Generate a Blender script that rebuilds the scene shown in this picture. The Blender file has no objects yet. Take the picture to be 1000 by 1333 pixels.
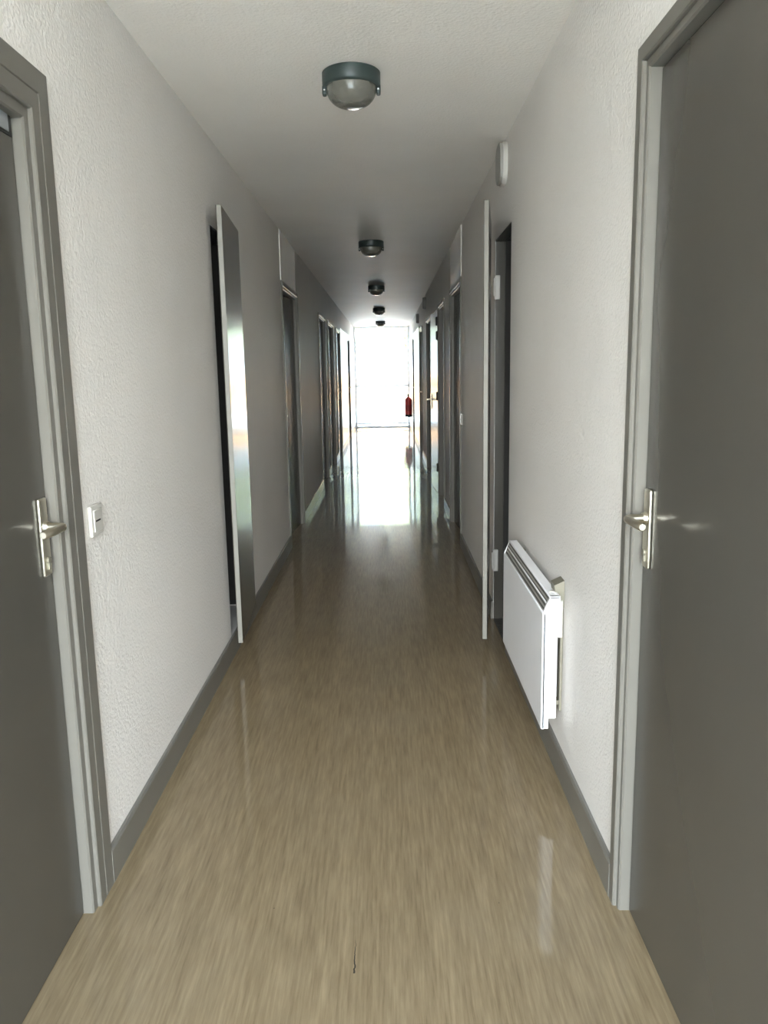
import bpy, bmesh, math, random
from mathutils import Vector, Matrix

random.seed(7)
scene = bpy.context.scene
COL = scene.collection
XL, XR = -0.775, 0.567          # wall faces
Y0, Y1 = -0.85, 19.6             # corridor ends
ZC = 2.4                        # ceiling
XC = (XL + XR) / 2

# ------------------------------------------------------------------ materials
def new_mat(name):
    m = bpy.data.materials.new(name)
    m.use_nodes = True
    nt = m.node_tree
    b = nt.nodes['Principled BSDF']
    return m, nt, b

def simple(name, col, rough=0.5, metal=0.0, spec=0.5, var=0.0, scale=12.0, bump=0.0, bscale=80.0, bdist=0.001, coat=0.0):
    m, nt, b = new_mat(name)
    b.inputs['Base Color'].default_value = (*col, 1)
    b.inputs['Roughness'].default_value = rough
    b.inputs['Metallic'].default_value = metal
    b.inputs['Specular IOR Level'].default_value = spec
    b.inputs['Coat Weight'].default_value = coat
    tc = nt.nodes.new('ShaderNodeTexCoord')
    if var > 0:
        n = nt.nodes.new('ShaderNodeTexNoise'); n.inputs['Scale'].default_value = scale; n.inputs['Detail'].default_value = 4
        nt.links.new(tc.outputs['Object'], n.inputs['Vector'])
        r = nt.nodes.new('ShaderNodeValToRGB')
        r.color_ramp.elements[0].position = 0.3; r.color_ramp.elements[1].position = 0.7
        r.color_ramp.elements[0].color = (*[c * (1 - var) for c in col], 1)
        r.color_ramp.elements[1].color = (*[min(1, c * (1 + var)) for c in col], 1)
        nt.links.new(n.outputs['Fac'], r.inputs['Fac'])
        nt.links.new(r.outputs['Color'], b.inputs['Base Color'])
    if bump > 0:
        n2 = nt.nodes.new('ShaderNodeTexNoise'); n2.inputs['Scale'].default_value = bscale; n2.inputs['Detail'].default_value = 3
        nt.links.new(tc.outputs['Object'], n2.inputs['Vector'])
        bp = nt.nodes.new('ShaderNodeBump'); bp.inputs['Strength'].default_value = bump; bp.inputs['Distance'].default_value = bdist
        nt.links.new(n2.outputs['Fac'], bp.inputs['Height'])
        nt.links.new(bp.outputs['Normal'], b.inputs['Normal'])
    return m

def plaster(name, col, strength=0.6, scale=95.0, dist=0.004):
    m, nt, b = new_mat(name)
    b.inputs['Roughness'].default_value = 0.55
    b.inputs['Specular IOR Level'].default_value = 0.35
    tc = nt.nodes.new('ShaderNodeTexCoord')
    n = nt.nodes.new('ShaderNodeTexNoise'); n.inputs['Scale'].default_value = scale; n.inputs['Detail'].default_value = 2.5; n.inputs['Roughness'].default_value = 0.55
    v = nt.nodes.new('ShaderNodeTexVoronoi'); v.inputs['Scale'].default_value = scale * 1.1
    nt.links.new(tc.outputs['Object'], n.inputs['Vector']); nt.links.new(tc.outputs['Object'], v.inputs['Vector'])
    mx = nt.nodes.new('ShaderNodeMath'); mx.operation = 'MULTIPLY_ADD'; mx.inputs[1].default_value = -0.45
    nt.links.new(v.outputs['Distance'], mx.inputs[0]); nt.links.new(n.outputs['Fac'], mx.inputs[2])
    bp = nt.nodes.new('ShaderNodeBump'); bp.inputs['Strength'].default_value = strength; bp.inputs['Distance'].default_value = dist
    nt.links.new(mx.outputs[0], bp.inputs['Height']); nt.links.new(bp.outputs['Normal'], b.inputs['Normal'])
    n2 = nt.nodes.new('ShaderNodeTexNoise'); n2.inputs['Scale'].default_value = 2.2; n2.inputs['Detail'].default_value = 5
    nt.links.new(tc.outputs['Object'], n2.inputs['Vector'])
    r = nt.nodes.new('ShaderNodeValToRGB')
    r.color_ramp.elements[0].position = 0.3; r.color_ramp.elements[1].position = 0.7
    r.color_ramp.elements[0].color = (*[c * 0.95 for c in col], 1); r.color_ramp.elements[1].color = (*col, 1)
    nt.links.new(n2.outputs['Fac'], r.inputs['Fac']); nt.links.new(r.outputs['Color'], b.inputs['Base Color'])
    return m

def floor_material():
    m, nt, b = new_mat('streaked_vinyl')
    tc = nt.nodes.new('ShaderNodeTexCoord')
    L = nt.links.new
    def noise(sx, sy, scale, detail=4, rough=0.6):
        mp = nt.nodes.new('ShaderNodeMapping'); mp.inputs['Scale'].default_value = (sx, sy, 1)
        L(tc.outputs['Object'], mp.inputs['Vector'])
        n = nt.nodes.new('ShaderNodeTexNoise'); n.inputs['Scale'].default_value = scale
        n.inputs['Detail'].default_value = detail; n.inputs['Roughness'].default_value = rough
        L(mp.outputs['Vector'], n.inputs['Vector'])
        return n.outputs['Fac']
    fine = noise(120, 6.0, 1.0, 5, 0.65)
    wide = noise(18, 0.9, 1.0, 3)
    cloud = noise(1.6, 1.6, 1.0, 3)
    a = nt.nodes.new('ShaderNodeMath'); a.operation = 'MULTIPLY_ADD'; a.inputs[1].default_value = 0.75
    L(fine, a.inputs[0])
    w = nt.nodes.new('ShaderNodeMath'); w.operation = 'MULTIPLY'; w.inputs[1].default_value = 0.25
    L(wide, w.inputs[0]); L(w.outputs[0], a.inputs[2])
    ramp = nt.nodes.new('ShaderNodeValToRGB')
    e = ramp.color_ramp.elements
    e[0].position = 0.30; e[0].color = (0.130, 0.094, 0.051, 1)
    e[1].position = 0.72; e[1].color = (0.272, 0.206, 0.122, 1)
    k = ramp.color_ramp.elements.new(0.5); k.color = (0.194, 0.144, 0.083, 1)
    L(a.outputs[0], ramp.inputs['Fac'])
    # worn paler clouds
    mix = nt.nodes.new('ShaderNodeMix'); mix.data_type = 'RGBA'
    cr = nt.nodes.new('ShaderNodeValToRGB'); cr.color_ramp.elements[0].position = 0.5; cr.color_ramp.elements[1].position = 0.85
    cr.color_ramp.elements[0].color = (0, 0, 0, 1); cr.color_ramp.elements[1].color = (0.35, 0.35, 0.35, 1)
    L(cloud, cr.inputs['Fac']); L(cr.outputs['Color'], mix.inputs[0])
    L(ramp.outputs['Color'], mix.inputs[6]); mix.inputs[7].default_value = (0.26, 0.21, 0.14, 1)
    # a split in the vinyl and a few specks
    sep = nt.nodes.new('ShaderNodeSeparateXYZ'); L(tc.outputs['Object'], sep.inputs[0])
    wob = noise(1, 40, 1.0, 2)
    def mth(op, i0, i1=None, i2=None):
        n = nt.nodes.new('ShaderNodeMath'); n.operation = op
        for q, i in enumerate((i0, i1, i2)):
            if i is None: continue
            if isinstance(i, (int, float)): n.inputs[q].default_value = i
            else: L(i, n.inputs[q])
        return n.outputs[0]
    dx = mth('ABSOLUTE', mth('ADD', mth('ADD', sep.outputs['X'], 0.0975), mth('MULTIPLY', mth('SUBTRACT', wob, 0.5), 0.012)))
    yy = mth('DIVIDE', mth('SUBTRACT', 1.745, sep.outputs['Y']), 0.125)
    inside = mth('MULTIPLY', mth('GREATER_THAN', yy, 0.0), mth('LESS_THAN', yy, 1.0))
    crack = mth('MULTIPLY', mth('LESS_THAN', dx, mth('MULTIPLY', yy, 0.0023)), inside)
    vo = nt.nodes.new('ShaderNodeTexVoronoi'); vo.inputs['Scale'].default_value = 5.0
    L(tc.outputs['Object'], vo.inputs['Vector'])
    speck = mth('LESS_THAN', vo.outputs['Distance'], 0.011)
    msk = mth('MAXIMUM', crack, mth('MULTIPLY', speck, 0.6))
    mix2 = nt.nodes.new('ShaderNodeMix'); mix2.data_type = 'RGBA'
    L(msk, mix2.inputs[0]); L(mix.outputs[2], mix2.inputs[6]); mix2.inputs[7].default_value = (0.03, 0.024, 0.017, 1)
    L(mix2.outputs[2], b.inputs['Base Color'])
    b.inputs['Roughness'].default_value = 0.5
    b.inputs['Specular IOR Level'].default_value = 0.1
    b.inputs['Coat Weight'].default_value = 0.85
    b.inputs['Coat Roughness'].default_value = 0.055
    b.inputs['Coat IOR'].default_value = 1.42
    # slight waves of the laid sheet
    wv = noise(1.2, 5.5, 1.0, 3, 0.5)
    bp = nt.nodes.new('ShaderNodeBump'); bp.inputs['Strength'].default_value = 0.35; bp.inputs['Distance'].default_value = 0.0022
    L(wv, bp.inputs['Height']); L(bp.outputs['Normal'], b.inputs['Normal']); L(bp.outputs['Normal'], b.inputs['Coat Normal'])
    return m

def glass_material():
    m, nt, b = new_mat('window_glass')
    nt.nodes.remove(b)
    out = nt.nodes['Material Output']
    tr = nt.nodes.new('ShaderNodeBsdfTransparent'); tr.inputs['Color'].default_value = (0.93, 0.95, 0.94, 1)
    gl = nt.nodes.new('ShaderNodeBsdfGlossy'); gl.inputs['Roughness'].default_value = 0.02
    fr = nt.nodes.new('ShaderNodeFresnel'); fr.inputs['IOR'].default_value = 1.45
    mx = nt.nodes.new('ShaderNodeMixShader')
    nt.links.new(fr.outputs[0], mx.inputs[0]); nt.links.new(tr.outputs[0], mx.inputs[1]); nt.links.new(gl.outputs[0], mx.inputs[2])
    nt.links.new(mx.outputs[0], out.inputs['Surface'])
    return m

def dome_material():
    m, nt, b = new_mat('prismatic_glass')
    b.inputs['Base Color'].default_value = (0.36, 0.35, 0.30, 1)
    b.inputs['Roughness'].default_value = 0.16
    b.inputs['Transmission Weight'].default_value = 0.6
    b.inputs['IOR'].default_value = 1.45
    tc = nt.nodes.new('ShaderNodeTexCoord')
    v = nt.nodes.new('ShaderNodeTexVoronoi'); v.inputs['Scale'].default_value = 110
    nt.links.new(tc.outputs['Object'], v.inputs['Vector'])
    bp = nt.nodes.new('ShaderNodeBump'); bp.inputs['Strength'].default_value = 0.25; bp.inputs['Distance'].default_value = 0.002
    nt.links.new(v.outputs['Distance'], bp.inputs['Height']); nt.links.new(bp.outputs['Normal'], b.inputs['Normal'])
    return m

def translucent_white():
    m = simple('white_window_frame', (0.88, 0.88, 0.86), 0.3, var=0.01)
    nt = m.node_tree; b = nt.nodes['Principled BSDF']; out = nt.nodes['Material Output']
    t = nt.nodes.new('ShaderNodeBsdfTranslucent'); t.inputs['Color'].default_value = (0.88, 0.88, 0.86, 1)
    mx = nt.nodes.new('ShaderNodeMixShader'); mx.inputs[0].default_value = 0.27  # translucency added to lighten the backlit frame in place of glare
    nt.links.new(b.outputs[0], mx.inputs[1]); nt.links.new(t.outputs[0], mx.inputs[2]); nt.links.new(mx.outputs[0], out.inputs['Surface'])
    return m

M = {
    'wall': plaster('roughcast_plaster', (0.73, 0.70, 0.665), 0.6, 95, 0.005),
    'ceil': plaster('ceiling_plaster', (0.86, 0.82, 0.765), 0.55, 80, 0.004),
    'smooth': simple('smooth_white_paint', (0.86, 0.84, 0.80), 0.14, spec=0.8, var=0.02),
    'gloss_white': simple('glossy_white_lining', (0.74, 0.73, 0.70), 0.28, var=0.02, spec=0.5),
    'border': simple('pale_edge_border', (0.20, 0.19, 0.165), 0.45, var=0.04),  # free-edge strips, paler than the leaf colour
    'grey_plastic': simple('aged_grey_plastic', (0.30, 0.29, 0.265), 0.35, var=0.03),
    'paint': simple('warm_grey_paint', (0.066, 0.061, 0.051), 0.27, var=0.03, scale=3, spec=0.33),
    'laminate': simple('satin_grey_laminate', (0.066, 0.061, 0.051), 0.22, var=0.03, scale=3, spec=0.35),
    'frame': simple('grey_frame_paint', (0.135, 0.127, 0.110), 0.36, var=0.03, scale=4, spec=0.25),
    'base': simple('grey_skirting_paint', (0.150, 0.142, 0.124), 0.35, var=0.05, scale=6),
    'seal': simple('black_gap_seal', (0.012, 0.012, 0.011), 0.7, var=0.1),
    'nickel': simple('satin_nickel', (0.62, 0.58, 0.48), 0.30, metal=1.0, var=0.04, scale=30),
    'white_plastic': simple('white_plastic', (0.50, 0.48, 0.44), 0.3, var=0.015),
    'white_enamel': simple('white_enamel', (0.84, 0.84, 0.86), 0.28, var=0.012),
    'vent': simple('grey_sounder', (0.22, 0.21, 0.19), 0.5, var=0.05),  # plain grey of the wall sounders
    'vent_dark': simple('dark_vent_slot', (0.07, 0.067, 0.06), 0.6, var=0.05),
    'bracket': simple('olive_steel_bracket', (0.22, 0.205, 0.16), 0.45, metal=0.4, var=0.05),
    'teal': simple('teal_grey_enamel', (0.030, 0.046, 0.043), 0.4, var=0.08, scale=20),
    'dome': dome_material(),
    'steel': simple('bright_steel', (0.7, 0.7, 0.68), 0.25, metal=1.0, var=0.03),
    'red': simple('red_enamel', (0.50, 0.035, 0.03), 0.3, var=0.05),
    'red_dark': simple('dark_red_label', (0.33, 0.03, 0.03), 0.45, var=0.1),
    'black': simple('black_rubber', (0.015, 0.015, 0.015), 0.55, var=0.1),
    'label': simple('pale_paper_label', (0.78, 0.75, 0.66), 0.6, var=0.03),
    'dark_in': simple('dark_cupboard_shade', (0.022, 0.020, 0.018), 0.8, var=0.1),  # near-black colour carries the shade inside the cupboards
    'dark_tile': simple('dark_threshold_tile', (0.06, 0.055, 0.05), 0.35, var=0.2, scale=9),
    'pvc': translucent_white(),
    'floor': floor_material(),
    'glass': glass_material(),
    'ground': simple('pale_concrete', (0.62, 0.54, 0.44), 0.8, var=0.08, scale=1.5),
    'ochre': simple('ochre_render', (0.62, 0.36, 0.17), 0.8, var=0.1, scale=2, bump=0.3, bscale=30, bdist=0.01),
    'bark': simple('brown_bark', (0.16, 0.11, 0.07), 0.9, var=0.3, scale=14, bump=0.5, bscale=20, bdist=0.02),
    'leaf': simple('yellow_green_leaves', (0.42, 0.45, 0.22), 0.6, var=0.3, scale=3),
    'grey_plate': simple('blue_grey_plate', (0.20, 0.21, 0.22), 0.35, var=0.04),
}

# ------------------------------------------------------------------ mesh helpers
def nb(): return bmesh.new()

def add_box(bm, x0, x1, y0, y1, z0, z1, bev=0.0, seg=2):
    if x0 > x1: x0, x1 = x1, x0
    if y0 > y1: y0, y1 = y1, y0
    vs = [bm.verts.new((x, y, z)) for x in (x0, x1) for y in (y0, y1) for z in (z0, z1)]
    fs = []
    for q in ((0, 1, 3, 2), (4, 6, 7, 5), (0, 4, 5, 1), (2, 3, 7, 6), (0, 2, 6, 4), (1, 5, 7, 3)):
        fs.append(bm.faces.new([vs[i] for i in q]))
    if bev > 0:
        es = list({e for f in fs for e in f.edges})
        rt = bmesh.ops.bevel(bm, geom=es, offset=bev, segments=seg, profile=0.5, affect='EDGES')
        for f in rt['faces']:                  # flat sides stay flat, rounded edges are smooth
            f.normal_update()
            f.smooth = max(abs(c) for c in f.normal) < 0.999
    return bm

def add_prism(bm, pts, axis, a, b):
    """extrude a 2D outline along axis ('x','y','z') from a to b"""
    def P(p, t):
        return {'x': (t, p[0], p[1]), 'y': (p[0], t, p[1]), 'z': (p[0], p[1], t)}[axis]
    A = [bm.verts.new(P(p, a)) for p in pts]; B = [bm.verts.new(P(p, b)) for p in pts]
    n = len(pts)
    bm.faces.new(A); bm.faces.new(B[::-1])
    for i in range(n):
        bm.faces.new((A[i], B[i], B[(i + 1) % n], A[(i + 1) % n]))
    return bm

def add_lathe(bm, prof, n=40, center=(0, 0, 0)):
    rings = []
    for r, z in prof:
        if r < 1e-6:
            rings.append([bm.verts.new((center[0], center[1], center[2] + z))])
        else:
            rings.append([bm.verts.new((center[0] + r * math.cos(2 * math.pi * i / n), center[1] + r * math.sin(2 * math.pi * i / n), center[2] + z)) for i in range(n)])
    for a, b in zip(rings, rings[1:]):
        if len(a) == 1 and len(b) == 1: continue
        for i in range(n):
            j = (i + 1) % n
            if len(a) == 1: f = bm.faces.new((a[0], b[i], b[j]))
            elif len(b) == 1: f = bm.faces.new((a[i], b[0], a[j]))
            else: f = bm.faces.new((a[i], b[i], b[j], a[j]))
            f.smooth = True
    return bm

def add_tube(bm, path, radii, n=14):
    path = [Vector(p) for p in path]
    if not isinstance(radii, (list, tuple)): radii = [radii] * len(path)
    rings = []
    up = None
    for i, p in enumerate(path):
        t = (path[min(i + 1, len(path) - 1)] - path[max(i - 1, 0)]).normalized()
        if up is None:
            up = t.orthogonal().normalized()
        up = (up - t * up.dot(t)).normalized()
        s = t.cross(up)
        rings.append([bm.verts.new(p + (up * math.cos(2 * math.pi * k / n) + s * math.sin(2 * math.pi * k / n)) * radii[i]) for k in range(n)])
    for a, b in zip(rings, rings[1:]):
        for k in range(n):
            bm.faces.new((a[k], a[(k + 1) % n], b[(k + 1) % n], b[k])).smooth = True
    bm.faces.new(rings[0][::-1]); bm.faces.new(rings[-1])
    return bm

def obj(name, bm, mat, parent=None, smooth=False, label=None):
    bmesh.ops.recalc_face_normals(bm, faces=bm.faces[:])
    me = bpy.data.meshes.new(name)
    bm.to_mesh(me); bm.free()
    me.materials.append(mat)
    if any(p.use_smooth for p in me.polygons):
        keep = [p.use_smooth for p in me.polygons]
        me.set_sharp_from_angle(angle=math.radians(50))
        me.polygons.foreach_set('use_smooth', keep)
    o = bpy.data.objects.new(name, me)
    COL.objects.link(o)
    if parent is not None: o.parent = parent
    if label: o['label'] = label
    return o

def tag(o, label, cat, group=None, kind=None):
    o['label'] = label; o['category'] = cat
    if group: o['group'] = group
    if kind: o['kind'] = kind
    return o

def empty(name, loc=(0, 0, 0)):
    o = bpy.data.objects.new(name, None)
    o.empty_display_size = 0.1
    o.location = loc
    COL.objects.link(o)
    return o

def copy_tree(o, parent=None):
    c = o.copy(); COL.objects.link(c)
    if parent is not None: c.parent = parent
    for ch in list(o.children): copy_tree(ch, c)
    return c

# ------------------------------------------------------------------ layout
L_DOORS = [(0.95, 1.965), (6.13, 7.20), (9.40, 10.42), (10.84, 11.95), (12.62, 13.65), (16.1, 17.1)]
R_DOORS = [(0.87, 1.878), (6.11, 7.16), (7.88, 8.74), (10.20, 11.30), (12.62, 13.66), (16.1, 17.1)]
ZD = 2.035
CUP_L = (3.72, 4.25, 0.10, 2.015)
CUP_R = (3.72, 4.25, 0.00, 2.005)
WT = 0.20                                    # wall thickness

def build_wall(name, s, doors, cup, label):
    x = XL if s < 0 else XR
    xo = x + s * WT
    ops = [(a + 0.03, b - 0.03, 0.0, ZD - 0.03) for a, b in doors] + [cup]
    ops.sort()
    bm = nb(); y = Y0 - 0.2
    for a, b, z0, z1 in ops:
        add_box(bm, x, xo, y, a, 0, ZC)
        add_box(bm, x, xo, a, b, z1, ZC)
        if z0 > 0.001: add_box(bm, x, xo, a, b, 0, z0)
        y = b
    add_box(bm, x, xo, y, Y1 + 0.15, 0, ZC)
    return tag(obj(name, bm, M['wall']), label, 'wall', kind='structure')

build_wall('wall_left', -1, L_DOORS, CUP_L, 'white roughcast wall along the left of the corridor')
build_wall('wall_right', 1, R_DOORS, CUP_R, 'white roughcast wall along the right of the corridor')
bm = nb(); add_box(bm, XL - 1.2, XR + 1.2, Y0 - 0.2, Y1 + 0.15, ZC, ZC + 0.2)
tag(obj('ceiling', bm, M['ceil']), 'white textured corridor ceiling', 'ceiling', kind='structure')
bm = nb(); add_box(bm, XL - 1.2, XR + 1.2, Y0 - 0.2, Y1 + 0.15, -0.2, 0)
tag(obj('floor', bm, M['floor']), 'glossy tan wood-streaked vinyl corridor floor', 'floor', kind='structure')

# skirtings, broken at the doors
def build_skirting(name, s, doors, extra, label):
    x = XL if s < 0 else XR
    bm = nb()
    stops = sorted(list(doors) + extra)
    y = Y0
    for a, b in stops + [(Y1, Y1)]:
        if a - y > 0.02:
            pts = [(x, 0), (x - s * 0.012, 0), (x - s * 0.012, 0.092), (x - s * 0.008, 0.1), (x, 0.1)]
            add_prism(bm, pts, 'y', y, a)
        y = b
    return tag(obj(name, bm, M['base']), label, 'skirting', kind='structure')
build_skirting('baseboard_left', -1, L_DOORS, [], 'grey skirting board along the left wall')
build_skirting('baseboard_right', 1, R_DOORS, [CUP_R[:2]], 'grey skirting board along the right wall')

# ------------------------------------------------------------------ doors
def frame_mesh(s, y0, y1, zt, face, inner, depth=0.024, proud=0.011, groove=None, stop=0.044):
    """stepped metal frame swept round the opening, mitred at the corners"""
    x = XL if s < 0 else XR
    prof = [(0.0, -0.02), (0.0, proud - 0.002), (0.002, proud)]
    if groove:
        prof += [(groove - 0.003, proud), (groove - 0.001, proud - 0.003), (groove + 0.001, proud - 0.003), (groove + 0.003, proud)]
    prof += [(face - 0.003, proud), (face, proud - 0.003), (face, 0.001), (face + inner - 0.004, 0.001), (face + inner, -0.003),
             (face + inner, -depth - stop), (face + inner + 0.025, -depth - stop), (face + inner + 0.025, -depth - stop - 0.03), (0.032, -depth - stop - 0.03), (0.032, -0.02)]
    bm = nb()
    st = []
    for u, d in prof:
        X = x - s * d
        st.append([bm.verts.new(p) for p in ((X, y1 - u, 0.0), (X, y1 - u, zt - u), (X, y0 + u, zt - u), (X, y0 + u, 0.0))])
    n = len(prof)
    for i in range(n):
        j = (i + 1) % n
        for k in range(3):
            bm.faces.new((st[i][k], st[j][k], st[j][k + 1], st[i][k + 1]))
    bm.faces.new([r[0] for r in st]); bm.faces.new([r[3] for r in st][::-1])
    return bm, face + inner

def handle_set(leaf, s, yc, z0, z1, xf, zl, along=-1):
    """long plate, lever with turned knee, cylinder; xf = leaf face, s = wall side"""
    bm = nb(); add_box(bm, xf, xf - s * 0.008, yc - 0.02, yc + 0.02, z0, z1, 0.003)
    pl = obj('handle_plate', bm, M['nickel'], leaf, True)
    bm = nb()
    xk = xf - s * 0.052
    path = [(xf - s * 0.005, yc, zl), (xf - s * 0.040, yc, zl)]
    for k in range(1, 6):
        a = k / 5 * math.pi / 2
        path.append((xf - s * (0.040 + 0.012 * math.sin(a)), yc + along * 0.012 * (1 - math.cos(a)), zl))
    path += [(xk, yc + along * 0.06, zl), (xk, yc + along * 0.112, zl + 0.002), (xk, yc + along * 0.116, zl + 0.002)]
    add_tube(bm, path, [0.0095] * (len(path) - 1) + [0.007], 16)
    obj('lever', bm, M['nickel'], leaf, True)
    bm = nb()
    add_tube(bm, [(xf - s * 0.006, yc, zl), (xf - s * 0.016, yc, zl)], [0.0155, 0.013], 18)
    obj('rose', bm, M['nickel'], leaf, True)
    bm = nb()
    add_tube(bm, [(xf - s * 0.006, yc, z0 + 0.036), (xf - s * 0.013, yc, z0 + 0.036)], 0.0085, 16)
    add_box(bm, xf - s * 0.006, xf - s * 0.012, yc - 0.005, yc + 0.005, z0 + 0.014, z0 + 0.036, 0.001)
    obj('keyhole_cylinder', bm, M['bracket'], pl, True)

def make_door(idx, s, y0, y1, label, face=0.036, inner=0.018, groove=None, depth=0.025, leaf=True, handle=True, far_handle=True, zl=1.02, ajar=0.0):
    x = XL if s < 0 else XR
    r = empty('door_%d' % idx, (0, 0, 0))
    tag(r, label, 'door', kind='structure')
    bm, u = frame_mesh(s, y0, y1, ZD, face, inner, depth, groove=groove, stop=0.044 + ajar)
    obj('frame', bm, M['frame'], r, False)
    if leaf:
        xf = x + s * depth
        bm = nb(); add_box(bm, xf, xf + s * 0.042, y0 + u + 0.003, y1 - u - 0.003, 0.003, ZD - u - 0.003, 0.0025)
        lf = obj('leaf', bm, M['paint'], r, True)
        if handle:
            yc = (y1 - u - 0.038) if far_handle else (y0 + u + 0.038)
            handle_set(lf, s, yc, 0.905, 1.086, xf, zl, -1 if far_handle else 1)
        for z in (0.25, 1.0, 1.78):
            bm = nb(); yh = (y0 + u + 0.001) if far_handle else (y1 - u - 0.001)
            add_tube(bm, [(xf - s * 0.004, yh, z - 0.04), (xf - s * 0.004, yh, z + 0.04)], 0.006, 10)
            obj('hinge', bm, M['frame'], lf, True)
        if ajar:                                   # pushed a little into its room, hinged on the far side
            a = -s * -1 * math.asin(ajar / (y1 - y0 - 2 * u)) * 1.0
            T = Matrix.Translation((xf, y1 - u, 0)) @ Matrix.Rotation(a, 4, 'Z') @ Matrix.Translation((-xf, -(y1 - u), 0))
            lf.matrix_local = T
        return r, lf, xf
    return r, None, None

d1, lf1, xf1 = make_door(1, -1, *L_DOORS[0], 'grey door with wide stepped frame nearest on the left, beside the light switch', face=0.098, inner=0.027, groove=0.056, depth=0.024)
# pale grey plate at the head of the leaf
bm = nb(); add_box(bm, xf1, xf1 + 0.004, 1.50, 1.815, 1.875, 1.958, 0.001)
pp = obj('head_plate', bm, M['grey_plate'], lf1, label='blue-grey plate with dark edge at the top of the leaf')
bm = nb()
add_box(bm, xf1, xf1 + 0.003, 1.815, 1.828, 1.868, 1.962); add_box(bm, xf1, xf1 + 0.003, 1.50, 1.815, 1.868, 1.875); add_box(bm, xf1, xf1 + 0.003, 1.50, 1.815, 1.958, 1.962)
obj('plate_edging', bm, M['seal'], pp)
d2, lf2, xf2 = make_door(2, 1, *R_DOORS[0], 'grey door nearest on the right, before the white wall heater')
make_door(3, -1, *L_DOORS[1], 'grey door on the left just past the ajar cupboard door', far_handle=False, ajar=0.05)
make_door(4, 1, *R_DOORS[1], 'grey door on the right with a small white switch beside it', far_handle=False, ajar=0.05)
make_door(5, -1, *L_DOORS[2], 'grey door, third full door along the left wall', far_handle=False, ajar=0.06)
make_door(6, -1, *L_DOORS[3], 'grey door, fourth full door along the left wall', far_handle=False, ajar=0.06)
d7, _, _ = make_door(7, 1, *R_DOORS[2], 'open doorway on the right with its leaf swung back against the wall', leaf=False)
make_door(8, 1, *R_DOORS[3], 'grey door on the right carrying a small red and white sign', far_handle=False, ajar=0.05)
make_door(9, -1, *L_DOORS[4], 'grey door, fifth full door along the left wall')
make_door(10, 1, *R_DOORS[4], 'grey door on the right under the farther dark wall sounder', far_handle=False)
make_door(11, -1, *L_DOORS[5], 'last grey door on the left, next to the end window')
make_door(12, 1, *R_DOORS[5], 'last grey door on the right, near the fire extinguisher', far_handle=False)

# swung-back leaf of the open doorway, with hinges and handle
pv = empty('leaf_pivot', (0.552, 8.735, 0)); pv.parent = d7
ang = math.radians(1.9)
def place_leaf(name, parent, hx, hy, fx, fy, z0, z1, th, side, mat):
    """slab from hinge (hx,hy) to free edge (fx,fy); thickness towards side (+1/-1 in x)"""
    v = Vector((fx - hx, fy - hy)); w = v.length
    n = Vector((v.y, -v.x)).normalized()
    if n.x * side < 0: n = -n
    bm = nb()
    add_box(bm, 0, th, 0, w, z0, z1, 0.002)
    mt = Matrix(((n.x, v.x / w, 0, hx), (n.y, v.y / w, 0, hy), (0, 0, 1, 0), (0, 0, 0, 1)))
    bmesh.ops.transform(bm, matrix=mt, verts=bm.verts[:])
    return obj(name, bm, mat, parent, True)
bpy.data.objects.remove(pv)
lf7 = place_leaf('leaf', d7, 0.553, 8.745, 0.524, 9.56, 0.008, 1.99, 0.04, 1, M['laminate'])
for z in (0.30, 1.08, 1.72, 1.87):
    bm = nb(); add_tube(bm, [(0.546, 8.748, z - 0.045), (0.546, 8.748, z + 0.045)], 0.011, 10)
    obj('hinge', bm, M['black'], lf7, True, 'dark hinge knuckle')
handle_set(lf7, 1, 9.49, 0.905, 1.086, 0.526, 1.02, -1)

# overlay cupboard doors standing ajar
c1 = tag(empty('door_13'), 'narrow grey cupboard door standing ajar on the left wall, mirroring the window', 'cupboard door', kind='structure')
lfc = place_leaf('leaf', c1, -0.752, 4.31, -0.707, 3.65, 0.09, 2.083, 0.024, -1, M['laminate'])
place_leaf('edge_strip', lfc, -0.7056, 3.645, -0.707, 3.651, 0.092, 2.081, 0.021, -1, M['border'])['label'] = 'pale lipping on the free edge'
for z in (0.35, 1.05, 1.75):
    bm = nb(); add_box(bm, -0.782, -0.772, 4.20, 4.262, z - 0.03, z + 0.03, 0.002)
    obj('hinge', bm, M['steel'], lfc, True)
c2 = tag(empty('door_14'), 'narrow grey cupboard door standing ajar edge-on beside the white wall heater', 'cupboard door', kind='structure')
lfr = place_leaf('leaf', c2, 0.525, 4.27, 0.4355, 3.65, 0.09, 2.083, 0.024, 1, M['laminate'])
place_leaf('edge_strip', lfr, 0.4370, 3.645, 0.4370, 3.651, 0.092, 2.081, 0.021, 1, M['border'])['label'] = 'pale lipping on the free edge'
for z in (0.335, 1.77):
    bm = nb(); add_box(bm, 0.560, 0.590, 4.225, 4.249, z - 0.06, z + 0.06, 0.004)
    add_tube(bm, [(0.562, 4.232, z - 0.045), (0.562, 4.232, z + 0.045)], 0.010, 10)
    obj('hinge', bm, M['white_plastic'], lfr, True, 'pale concealed hinge block')
for o, s in ((c1, -1), (c2, 1)):
    x = XL if s < 0 else XR
    ca = CUP_L if s < 0 else CUP_R
    bm = nb()
    a, b, z0, z1 = ca
    for t0, t1, q0, q1 in ((b - 0.002, b + 0.004, z0, z1),):
        add_box(bm, x + s * 0.002, x + s * 0.05, t0 - 0.012, t1, q0, q1)
    add_box(bm, x + s * 0.002, x + s * 0.05, a - 0.004, a + 0.010, z0, z1)
    add_box(bm, x + s * 0.002, x + s * 0.05, a, b, z1 - 0.010, z1 + 0.004)
    obj('frame', bm, M['paint'], o)
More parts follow.
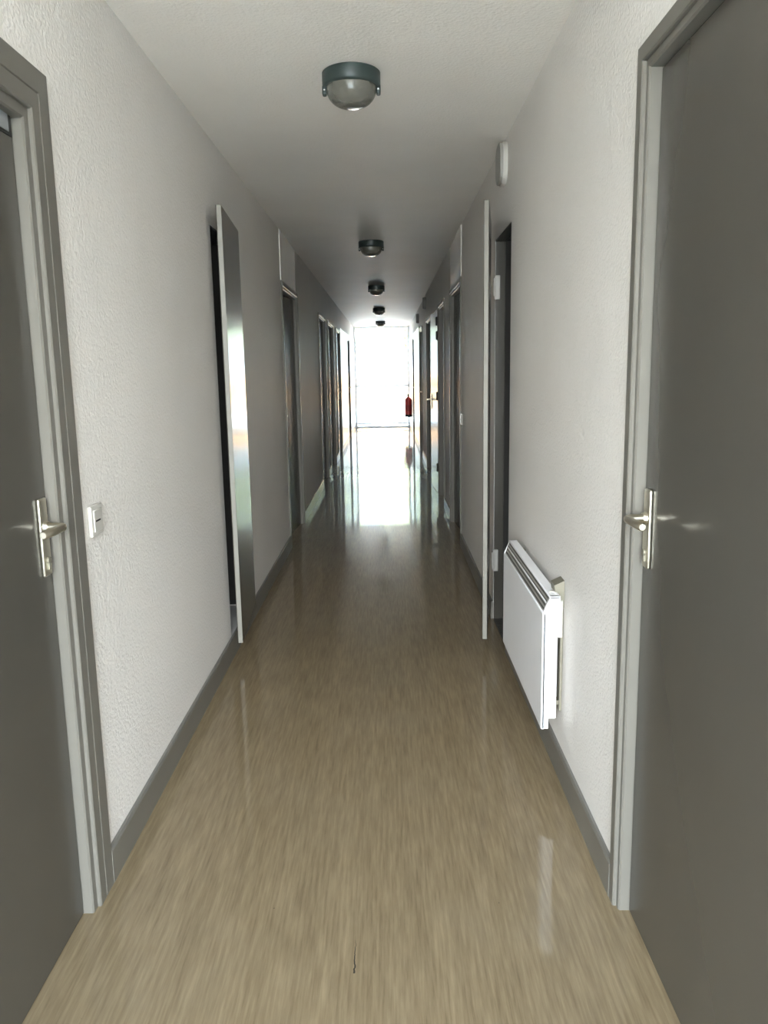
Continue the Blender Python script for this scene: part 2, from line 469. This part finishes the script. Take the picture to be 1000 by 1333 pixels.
# recesses behind them and the dark room behind the open doorway
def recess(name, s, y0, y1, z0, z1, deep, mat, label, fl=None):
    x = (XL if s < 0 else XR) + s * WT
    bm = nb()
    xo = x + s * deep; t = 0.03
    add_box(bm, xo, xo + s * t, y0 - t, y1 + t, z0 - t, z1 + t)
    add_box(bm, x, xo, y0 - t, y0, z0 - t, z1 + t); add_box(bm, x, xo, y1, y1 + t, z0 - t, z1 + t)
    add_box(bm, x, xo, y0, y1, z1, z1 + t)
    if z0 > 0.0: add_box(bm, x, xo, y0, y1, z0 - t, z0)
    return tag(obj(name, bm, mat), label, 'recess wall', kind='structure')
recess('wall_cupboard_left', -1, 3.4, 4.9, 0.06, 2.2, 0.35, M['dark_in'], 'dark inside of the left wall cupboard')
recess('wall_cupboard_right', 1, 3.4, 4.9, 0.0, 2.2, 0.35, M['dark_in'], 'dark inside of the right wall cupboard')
recess('wall_side_room', 1, 7.6, 9.2, 0.0, 2.3, 0.85, M['smooth'], 'dim room behind the open doorway on the right')
bm = nb(); add_box(bm, XR + 0.001, XR + WT + 0.34, 3.73, 4.24, 0.0, 0.006)
for k in range(1, 4): add_box(bm, XR + 0.001, XR + WT + 0.3, 3.73 + k * 0.128 - 0.002, 3.73 + k * 0.128 + 0.002, 0.006, 0.007)
tag(obj('trim_threshold', bm, M['dark_tile']), 'dark tiled threshold in the right cupboard opening', 'threshold', kind='structure')

for s, ca, nm in ((-1, CUP_L, 'left'), (1, CUP_R, 'right')):
    x = XL if s < 0 else XR
    bm = nb(); add_box(bm, x + s * 0.052, x + s * WT, ca[1] - 0.009, ca[1] - 0.001, ca[2] + 0.007, ca[3] - 0.001)  # added dark sheets over the reveal; the shade is in their colour
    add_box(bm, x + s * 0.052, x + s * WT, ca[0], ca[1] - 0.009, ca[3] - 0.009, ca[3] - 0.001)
    tag(obj('wall_shade_' + nm, bm, M['dark_in']), 'sheets painted dark as shade on the reveal in the %s cupboard opening' % nm, 'recess wall', kind='structure')

# smooth glossy lining of both walls beside the end window
for k, x, s, nm in ((3, XL, -1, 'left'), (4, XR, 1, 'right')):
    ends = [13.72, (L_DOORS if s < 0 else R_DOORS)[5][0], (L_DOORS if s < 0 else R_DOORS)[5][1], Y1]
    bm = nb()
    add_box(bm, x + s * 0.003, x - s * 0.014, ends[0], ends[1], 0.1, 2.08, 0.002); add_box(bm, x + s * 0.003, x - s * 0.014, ends[2], ends[3], 0.1, 2.08, 0.002)
    add_box(bm, x + s * 0.003, x - s * 0.014, ends[1], ends[2], ZD + 0.001, 2.08, 0.002)
    tag(obj('trim_%d' % k, bm, M['gloss_white']), 'glossy white lining of the %s wall beside the end window' % nm, 'wall lining', kind='structure')

# smooth infill panels over the two middle doors
bm = nb(); add_prism(bm, [(XL, 6.12), (XL + 0.007, 6.122), (XL, 7.15)], 'z', ZD + 0.002, ZC)
tag(obj('trim_1', bm, M['smooth']), 'smooth white strip over the second door on the left', 'wall panel', kind='structure')
bm = nb(); add_prism(bm, [(XR, 6.10), (XR - 0.007, 6.102), (XR, 7.15)], 'z', ZD + 0.002, ZC)
tag(obj('trim_2', bm, M['smooth']), 'smooth white strip over the second door on the right', 'wall panel', kind='structure')

# ------------------------------------------------------------------ end windows
def window(name, y, flip, label, rails, head=2.37, edge=0.05):
    r = tag(empty(name), label, 'window', kind='structure')
    d = 0.06
    bm = nb()
    add_box(bm, XL, XL + edge, y, y + d, 0, ZC, 0.004); add_box(bm, XR - edge, XR, y, y + d, 0, ZC, 0.004)
    add_box(bm, XL + edge, XR - edge, y, y + d, head, ZC, 0.004)
    add_box(bm, XL + edge, XR - edge, y, y + d, 0, 0.03, 0.004)
    obj('frame', bm, M['pvc'], r, True)
    for z0, z1 in rails:
        bm = nb(); add_box(bm, XL + edge, XR - edge, y + 0.005, y + d - 0.005, z0, z1, 0.004)
        obj('rail', bm, M['pvc'], r, True)
    zs = [0.03] + [v for q in rails for v in q] + [head]
    for i in range(0, len(zs), 2):
        bm = nb(); add_box(bm, XL + edge, XR - edge, y + 0.026, y + 0.034, zs[i], zs[i + 1])
        obj('pane', bm, M['glass'], r)
    return r
window('window_1', Y1, 1, 'tall bright glazed window filling the far end of the corridor', [(0.075, 0.115), (0.965, 1.035)])
window('window_2', Y0 - 0.06, 1, 'glazed entrance at the near end of the corridor, behind the viewer', [(0.95, 1.02)])

# ------------------------------------------------------------------ ceiling lights
def ceiling_light(x, y):
    r = empty('ceiling_light', (x, y, ZC))
    bm = nb()
    add_lathe(bm, [(0, 0), (0.098, 0), (0.103, -0.004), (0.103, -0.044), (0.1, -0.05), (0.092, -0.052), (0.088, -0.046), (0, -0.046)], 48)
    obj('base_ring', bm, M['teal'], r, True)
    bm = nb()
    prof = [(0.0895, -0.046)]
    for k in range(13):
        a = k / 12 * math.pi / 2
        prof.append((0.0895 * math.cos(a) ** 0.75 if k < 12 else 0.0, -0.052 - 0.066 * math.sin(a)))
    add_lathe(bm, prof, 48)
    obj('glass_dome', bm, M['dome'], r, True)
    for sx in (-1, 1):
        bm = nb()
        add_box(bm, sx * 0.088, sx * 0.1035, -0.014, 0.014, -0.076, -0.044, 0.005, 3)
        cl = obj('clip', bm, M['teal'], r, True)
        bm = nb(); add_tube(bm, [(sx * 0.095, -0.013, -0.061), (sx * 0.095, -0.0175, -0.061)], [0.0042, 0.003], 10)
        obj('screw', bm, M['steel'], cl, True)
    return r
first = None
for i, (y, lab) in enumerate(((3.05, 'nearest round teal ceiling light with glass dome, before the cupboard doors'),
               (6.80, 'second round ceiling light along the corridor, between the second pair of doors'),
               (10.25, 'third round ceiling light along the corridor'),
               (13.85, 'fourth round ceiling light along the corridor, against the bright ceiling'),
               (17.45, 'farthest round ceiling light, just before the end window'))):
    if first is None: o = first = ceiling_light(XC - 0.003, y)
    else:
        o = copy_tree(first); o.location = (XC - 0.003, y, ZC)
    tag(o, lab, 'ceiling light', 'ceiling lights down the corridor')

# ------------------------------------------------------------------ wall devices
def stadium(cy, cz, hw, hh, r, n=8):
    pts = []
    for (sy, sz, a0) in ((1, 1, 0), (-1, 1, 90), (-1, -1, 180), (1, -1, 270)):
        for k in range(n + 1):
            a = math.radians(a0 + 90 * k / n)
            pts.append((cy + sy * (hw - r) + r * math.cos(a), cz + sz * (hh - r) + r * math.sin(a)))
    return pts
def device(name, y, z, hw, hh, deep, mats):
    r = empty(name, (XR, y, z))
    bm = nb(); add_prism(bm, stadium(0, 0, hw, hh, hw * 0.75), 'x', 0.003, -deep * 0.55)
    obj('housing', bm, M[mats[0]], r, True)
    bm = nb()
    o1 = stadium(0, 0, hw * 0.93, hh * 0.95, hw * 0.7); o2 = stadium(0, 0, hw * 0.75, hh * 0.85, hw * 0.55)
    A = [bm.verts.new((-deep * 0.55, *p)) for p in o1]; B = [bm.verts.new((-deep * 0.9, *p)) for p in o1]; Cc = [bm.verts.new((-deep, *p)) for p in o2]
    n = len(A)
    for i in range(n):
        j = (i + 1) % n
        bm.faces.new((A[i], A[j], B[j], B[i])).smooth = True; bm.faces.new((B[i], B[j], Cc[j], Cc[i])).smooth = True
    bm.faces.new(Cc); bm.faces.new(A[::-1])
    obj('cover', bm, M[mats[1]], r, True)
    return r
tag(device('emergency_light', 3.93, 2.292, 0.085, 0.093, 0.036, ('white_plastic', 'grey_plastic')),
    'pale grey rounded emergency light box high on the right wall above the ajar cupboard door', 'emergency light')
e2 = device('wall_sounder', 11.4, 2.27, 0.08, 0.08, 0.05, ('vent', 'vent'))
tag(e2, 'small dark round sounder high on the right wall above the signed door', 'sounder', 'sounders high on the right wall')
e3 = copy_tree(e2); e3.location = (XR, 13.9, 2.22)
tag(e3, 'small dark sounder high on the right wall, the farther one near the end window', 'sounder', 'sounders high on the right wall')

def light_switch(name, s, y, z, label):
    x = XL if s < 0 else XR
    r = empty(name, (x, y, z))
    bm = nb(); add_box(bm, 0, -s * 0.011, -0.041, 0.041, -0.041, 0.041, 0.004, 3)
    obj('plate', bm, M['white_plastic'], r, True)
    bm = nb(); add_box(bm, -s * 0.0105, -s * 0.0145, -0.029, 0.029, -0.029, 0.029, 0.002)
    rk = obj('rocker', bm, M['white_plastic'], r, True)
    bm = nb(); add_box(bm, -s * 0.0143, -s * 0.0150, -0.022, 0.012, -0.0022, 0.0022)
    obj('slot', bm, M['black'], rk, label='dark line across the rocker')
    return tag(r, label, 'light switch')
light_switch('light_switch', -1, 2.058, 0.988, 'white light switch on the left wall beside the nearest door frame')
light_switch('light_switch', 1, 6.05, 0.99, 'small white light switch on the right wall beside the second door')

# sign on the signed door
r = empty('door_sign', (XR + 0.050, 10.75, 1.52))
bm = nb(); add_box(bm, 0, -0.006, -0.09, 0.09, -0.10, 0.10, 0.002); obj('backing', bm, M['red'], r, True)
bm = nb(); add_box(bm, -0.006, -0.0075, -0.06, 0.06, 0.01, 0.06); add_box(bm, -0.006, -0.0075, -0.06, 0.06, -0.07, -0.02); obj('panel', bm, M['label'], r)
tag(r, 'small red and white sign fixed on a far right door', 'sign')

# ------------------------------------------------------------------ electric wall heater
r = empty('wall_heater', (XR, 2.9, 0.19))
RY0, RY1 = 2.46, 3.325                    # along the wall
def L_(y): return y - 2.9
xf = -0.080                               # front face
z0, zf, zb = 0.0, 0.400, 0.452            # relative heights: bottom, front top, back top
bm = nb()
add_box(bm, -0.026, -0.066, L_(RY0 + 0.02), L_(RY1 - 0.02), 0.028, 0.430, 0.004)
obj('body', bm, M['white_enamel'], r, True)
bm = nb()                                  # front cover: flat face, ends, sloping top with an opening for the vents
t = 0.014
add_box(bm, xf, xf + t, L_(RY0), L_(RY1), z0, zf, 0.005, 3)
for a, b in ((RY0, RY0 + 0.012), (RY1 - 0.012, RY1)):
    add_prism(bm, [(xf + 0.002, z0 + 0.004), (xf + 0.024, z0 + 0.004), (xf + 0.024, 0.36), (-0.024, 0.41), (-0.024, zb), (xf + 0.026, zb), (xf + 0.002, zf)], 'y', L_(a), L_(b))
add_box(bm, xf + 0.022, -0.024, L_(RY0), L_(RY1), zb - 0.008, zb, 0.002)
obj('front_cover', bm, M['white_enamel'], r, True)
bm = nb(); add_prism(bm, [(xf + 0.003, zf - 0.004), (xf + 0.024, zb - 0.004), (xf + 0.030, zb - 0.006), (xf + 0.014, zf - 0.006)], 'y', L_(RY0 + 0.012), L_(RY1 - 0.012))
gr = obj('vent_grille', bm, M['grey_plastic'], r, label='grey slotted outlet along the sloping top')
sl = Vector((0.021, 0, zb - zf)).normalized()
for k in range(4):
    f = (k + 0.7) / 4.4
    p = Vector((xf + 0.003 + 0.021 * f, 0, zf - 0.004 + (zb - zf) * f)); q = p + sl * 0.0055
    nrm = Vector((-sl.z, 0, sl.x)) * 0.0006
    bm = nb(); add_prism(bm, [((p + nrm).x, (p + nrm).z), ((q + nrm).x, (q + nrm).z), ((q - nrm * 3).x, (q - nrm * 3).z), ((p - nrm * 3).x, (p - nrm * 3).z)], 'y', L_(RY0 + 0.02), L_(RY1 - 0.02))
    obj('vent_slot', bm, M['vent_dark'], gr)
bm = nb()
add_box(bm, -0.001, -0.010, L_(RY0 + 0.055), L_(RY0 + 0.085), 0.04, 0.47, 0.001)
add_prism(bm, [(-0.001, 0.40), (-0.012, 0.40), (-0.030, 0.445), (-0.034, 0.475), (-0.001, 0.490)], 'y', L_(RY0 + 0.05), L_(RY0 + 0.11))
add_box(bm, -0.004, -0.03, L_(RY0 + 0.06), L_(RY0 + 0.09), 0.06, 0.075); add_box(bm, -0.004, -0.03, L_(RY0 + 0.06), L_(RY0 + 0.09), 0.36, 0.375)
obj('wall_bracket', bm, M['bracket'], r, label='olive metal bracket holding the heater off the wall')
bm = nb(); add_box(bm, 0.001, -0.027, L_(RY1 - 0.085), L_(RY1 - 0.055), 0.04, 0.43, 0.001)
obj('wall_bracket', bm, M['bracket'], r)
bm = nb()
add_box(bm, -0.006, -0.026, L_(RY0 + 0.04), L_(RY0 + 0.14), 0.30, 0.425, 0.003)
obj('junction_box', bm, M['white_plastic'], r, True)
bm = nb(); add_lathe(bm, [(0, 0), (0.012, 0), (0.012, 0.012), (0.010, 0.015), (0, 0.015)], 20, (-0.036, L_(RY0 + 0.06), 0.440))
obj('thermostat_knob', bm, M['white_plastic'], r, True)
tag(r, 'white electric wall heater with vented top, low on the right wall', 'heater')

# ------------------------------------------------------------------ fire extinguisher
r = empty('fire_extinguisher', (0.478, 18.0, 0.33))
bm = nb(); add_lathe(bm, [(0, 0), (0.07, 0), (0.075, 0.008), (0.075, 0.06)], 28); 
obj('foot_ring', bm, M['black'], r, True)
bm = nb()
prof = [(0, 0.058), (0.075, 0.058), (0.076, 0.36)]
for k in range(1, 8):
    a = k / 8 * math.pi / 2
    prof.append((0.024 + 0.052 * math.cos(a), 0.36 + 0.075 * math.sin(a)))
prof += [(0.024, 0.45), (0, 0.45)]
add_lathe(bm, prof, 28)
cy = obj('cylinder', bm, M['red'], r, True)
bm = nb()
add_lathe(bm, [(0.0768, 0.14), (0.0768, 0.27)], 28)
obj('instruction_label', bm, M['red_dark'], cy, True)
bm = nb(); add_tube(bm, [(0, 0, 0.448), (0, 0, 0.50)], 0.018, 12)
add_box(bm, -0.012, 0.012, -0.13, 0.02, 0.495, 0.51, 0.003); add_box(bm, -0.012, 0.012, -0.11, 0.02, 0.52, 0.535, 0.003)
obj('valve_lever', bm, M['black'], r, True)
bm = nb(); add_tube(bm, [(-0.015, 0, 0.48), (-0.06, 0, 0.48), (-0.093, 0, 0.44), (-0.096, 0, 0.34), (-0.094, 0, 0.22)], 0.010, 10)
obj('hose', bm, M['black'], r, True)
bm = nb(); add_box(bm, 0.078, 0.091, -0.02, 0.02, 0.25, 0.45, 0.001); add_box(bm, 0.018, 0.08, -0.012, 0.012, 0.44, 0.452)
obj('wall_hook', bm, M['steel'], r)
tag(r, 'red fire extinguisher hung on the right wall by the end window', 'fire extinguisher')

# ------------------------------------------------------------------ outdoors seen through the end window
bm = nb(); add_box(bm, -30, 30, Y1 + 0.15, 70, -0.25, -0.03)
tag(obj('ground', bm, M['ground']), 'pale paved ground outside the end window', 'ground', kind='structure')
bm = nb(); add_box(bm, -30, 30, -50, Y0 - 0.2, -0.25, -0.03)
tag(obj('ground', bm, M['ground']), 'pale paved ground outside the near entrance', 'ground', kind='structure')
bm = nb(); add_box(bm, -9, 9, 29.0, 29.3, -0.05, 1.15); add_box(bm, -9.05, 9.05, 28.95, 29.35, 1.15, 1.22)
tag(obj('wall_garden', bm, M['ochre']), 'low ochre garden wall outside the end window', 'garden wall', kind='structure')
def tree(x, y, h, rad, nleaf, seed, label):
    rnd = random.Random(seed)
    r = empty('tree', (x, y, -0.03))
    bm = nb()
    add_tube(bm, [(0, 0, 0), (0.05, 0.02, h * 0.25), (-0.05, 0, h * 0.5), (0.05, 0.05, h * 0.8)], [0.16, 0.12, 0.09, 0.04], 10)
    for k in range(7):
        a = k * 2.4; z = h * (0.3 + 0.07 * k)
        add_tube(bm, [(0, 0, z), (math.cos(a) * rad * 0.4, math.sin(a) * rad * 0.4, z + 0.4), (math.cos(a) * rad * 0.7, math.sin(a) * rad * 0.7, z + 0.7)], [0.05, 0.035, 0.015], 8)
    obj('trunk', bm, M['bark'], r, True)
    bm = nb()
    blobs = [(rnd.uniform(-0.6, 0.6) * rad, rnd.uniform(-0.6, 0.6) * rad, h * rnd.uniform(0.42, 0.9), rad * rnd.uniform(0.35, 0.6)) for _ in range(14)]
    for _ in range(nleaf):
        bx, by, bz, br = rnd.choice(blobs)
        d = Vector((rnd.gauss(0, 1), rnd.gauss(0, 1), rnd.gauss(0, 0.8))).normalized() * br * rnd.uniform(0.5, 1) ** 0.5
        c = Vector((bx, by, bz)) + d
        u = Vector((rnd.gauss(0, 1), rnd.gauss(0, 1), rnd.gauss(0, 1))).normalized(); v = u.orthogonal().normalized()
        a, b = 0.10 * rnd.uniform(0.7, 1.3), 0.05 * rnd.uniform(0.7, 1.3)
        bm.faces.new([bm.verts.new(c + u * a), bm.verts.new(c + v * b), bm.verts.new(c - u * a), bm.verts.new(c - v * b)])
    obj('foliage', bm, M['leaf'], r)
    return tag(r, label, 'tree', 'trees outside the end window')
tree(0.75, 31.5, 5.2, 1.7, 2600, 3, 'leafy yellow-green tree seen through the right of the end window')
tree(-2.6, 34.0, 5.6, 2.0, 2600, 5, 'leafy yellow-green tree beyond the left of the end window')

# ------------------------------------------------------------------ light
SKY_FAR, SKY_NEAR = 11.0, 54.0
w = bpy.data.worlds.new('World'); scene.world = w
w.use_nodes = True
nt = w.node_tree
bg = nt.nodes['Background']
tc = nt.nodes.new('ShaderNodeTexCoord'); sp = nt.nodes.new('ShaderNodeSeparateXYZ'); rp = nt.nodes.new('ShaderNodeValToRGB')
nt.links.new(tc.outputs['Generated'], sp.inputs[0]); nt.links.new(sp.outputs['Z'], rp.inputs['Fac'])
rp.color_ramp.elements[0].color = (1.0, 0.965, 0.92, 1); rp.color_ramp.elements[1].color = (0.52, 0.74, 1.05, 1); rp.color_ramp.elements[1].position = 0.85
rf = nt.nodes.new('ShaderNodeValToRGB'); nt.links.new(sp.outputs['Z'], rf.inputs['Fac'])
rf.color_ramp.elements[0].color = (0.72, 0.86, 1.1, 1); rf.color_ramp.elements[1].color = (0.42, 0.66, 1.05, 1); rf.color_ramp.elements[1].position = 0.8
m0 = nt.nodes.new('ShaderNodeMapRange'); m0.inputs[1].default_value = -0.4; m0.inputs[2].default_value = 0.4
nt.links.new(sp.outputs['Y'], m0.inputs[0])
mc = nt.nodes.new('ShaderNodeMix'); mc.data_type = 'RGBA'
nt.links.new(m0.outputs[0], mc.inputs[0]); nt.links.new(rp.outputs['Color'], mc.inputs[6]); nt.links.new(rf.outputs['Color'], mc.inputs[7])
nt.links.new(mc.outputs[2], bg.inputs['Color'])
# brighter sky on the side of the near entrance
m1 = nt.nodes.new('ShaderNodeMapRange'); m1.inputs[1].default_value = 0.6; m1.inputs[2].default_value = -0.6
m1.inputs[3].default_value = SKY_FAR; m1.inputs[4].default_value = SKY_NEAR
nt.links.new(sp.outputs['Y'], m1.inputs[0]); nt.links.new(m1.outputs[0], bg.inputs['Strength'])

def portal(name, y, rot):
    l = bpy.data.lights.new(name, 'AREA'); l.shape = 'RECTANGLE'; l.size = XR - XL; l.size_y = ZC
    l.cycles.is_portal = True
    o = bpy.data.objects.new(name, l); COL.objects.link(o)
    o.location = (XC, y, ZC / 2); o.rotation_euler = rot
portal('window_portal', Y1 + 0.09, (math.radians(-90), 0, 0))
portal('entrance_portal', Y0 - 0.09, (math.radians(90), 0, 0))

# ------------------------------------------------------------------ camera
cam = bpy.data.cameras.new('Camera')
cam.sensor_fit = 'VERTICAL'; cam.sensor_height = 24.0
cam.lens = 1040.0 / 1333.0 * 24.0
cam.clip_start = 0.02; cam.clip_end = 200
co = bpy.data.objects.new('Camera', cam); COL.objects.link(co)
B = [[0.99984231, -0.01676663, -0.00585056], [0.00284049, -0.17421673, 0.98470324], [-0.01752942, -0.98456458, -0.17414163]]
right = Vector((B[0][0], B[1][0], B[2][0])); up = -Vector((B[0][1], B[1][1], B[2][1])); back = -Vector((B[0][2], B[1][2], B[2][2]))
co.matrix_world = Matrix(((right.x, up.x, back.x, 0), (right.y, up.y, back.y, 0), (right.z, up.z, back.z, 1.36), (0, 0, 0, 1)))
scene.camera = co

# ------------------------------------------------------------------ render look
scene.view_settings.view_transform = 'Standard'
scene.view_settings.look = 'None'
scene.view_settings.gamma = 1.0
scene.view_settings.use_curve_mapping = False
scene.view_settings.exposure = 0.0
cy_ = scene.cycles
cy_.max_bounces = 16; cy_.diffuse_bounces = 12; cy_.glossy_bounces = 8; cy_.transmission_bounces = 8; cy_.transparent_max_bounces = 12
cy_.sample_clamp_indirect = 20.0
cy_.use_denoising = True
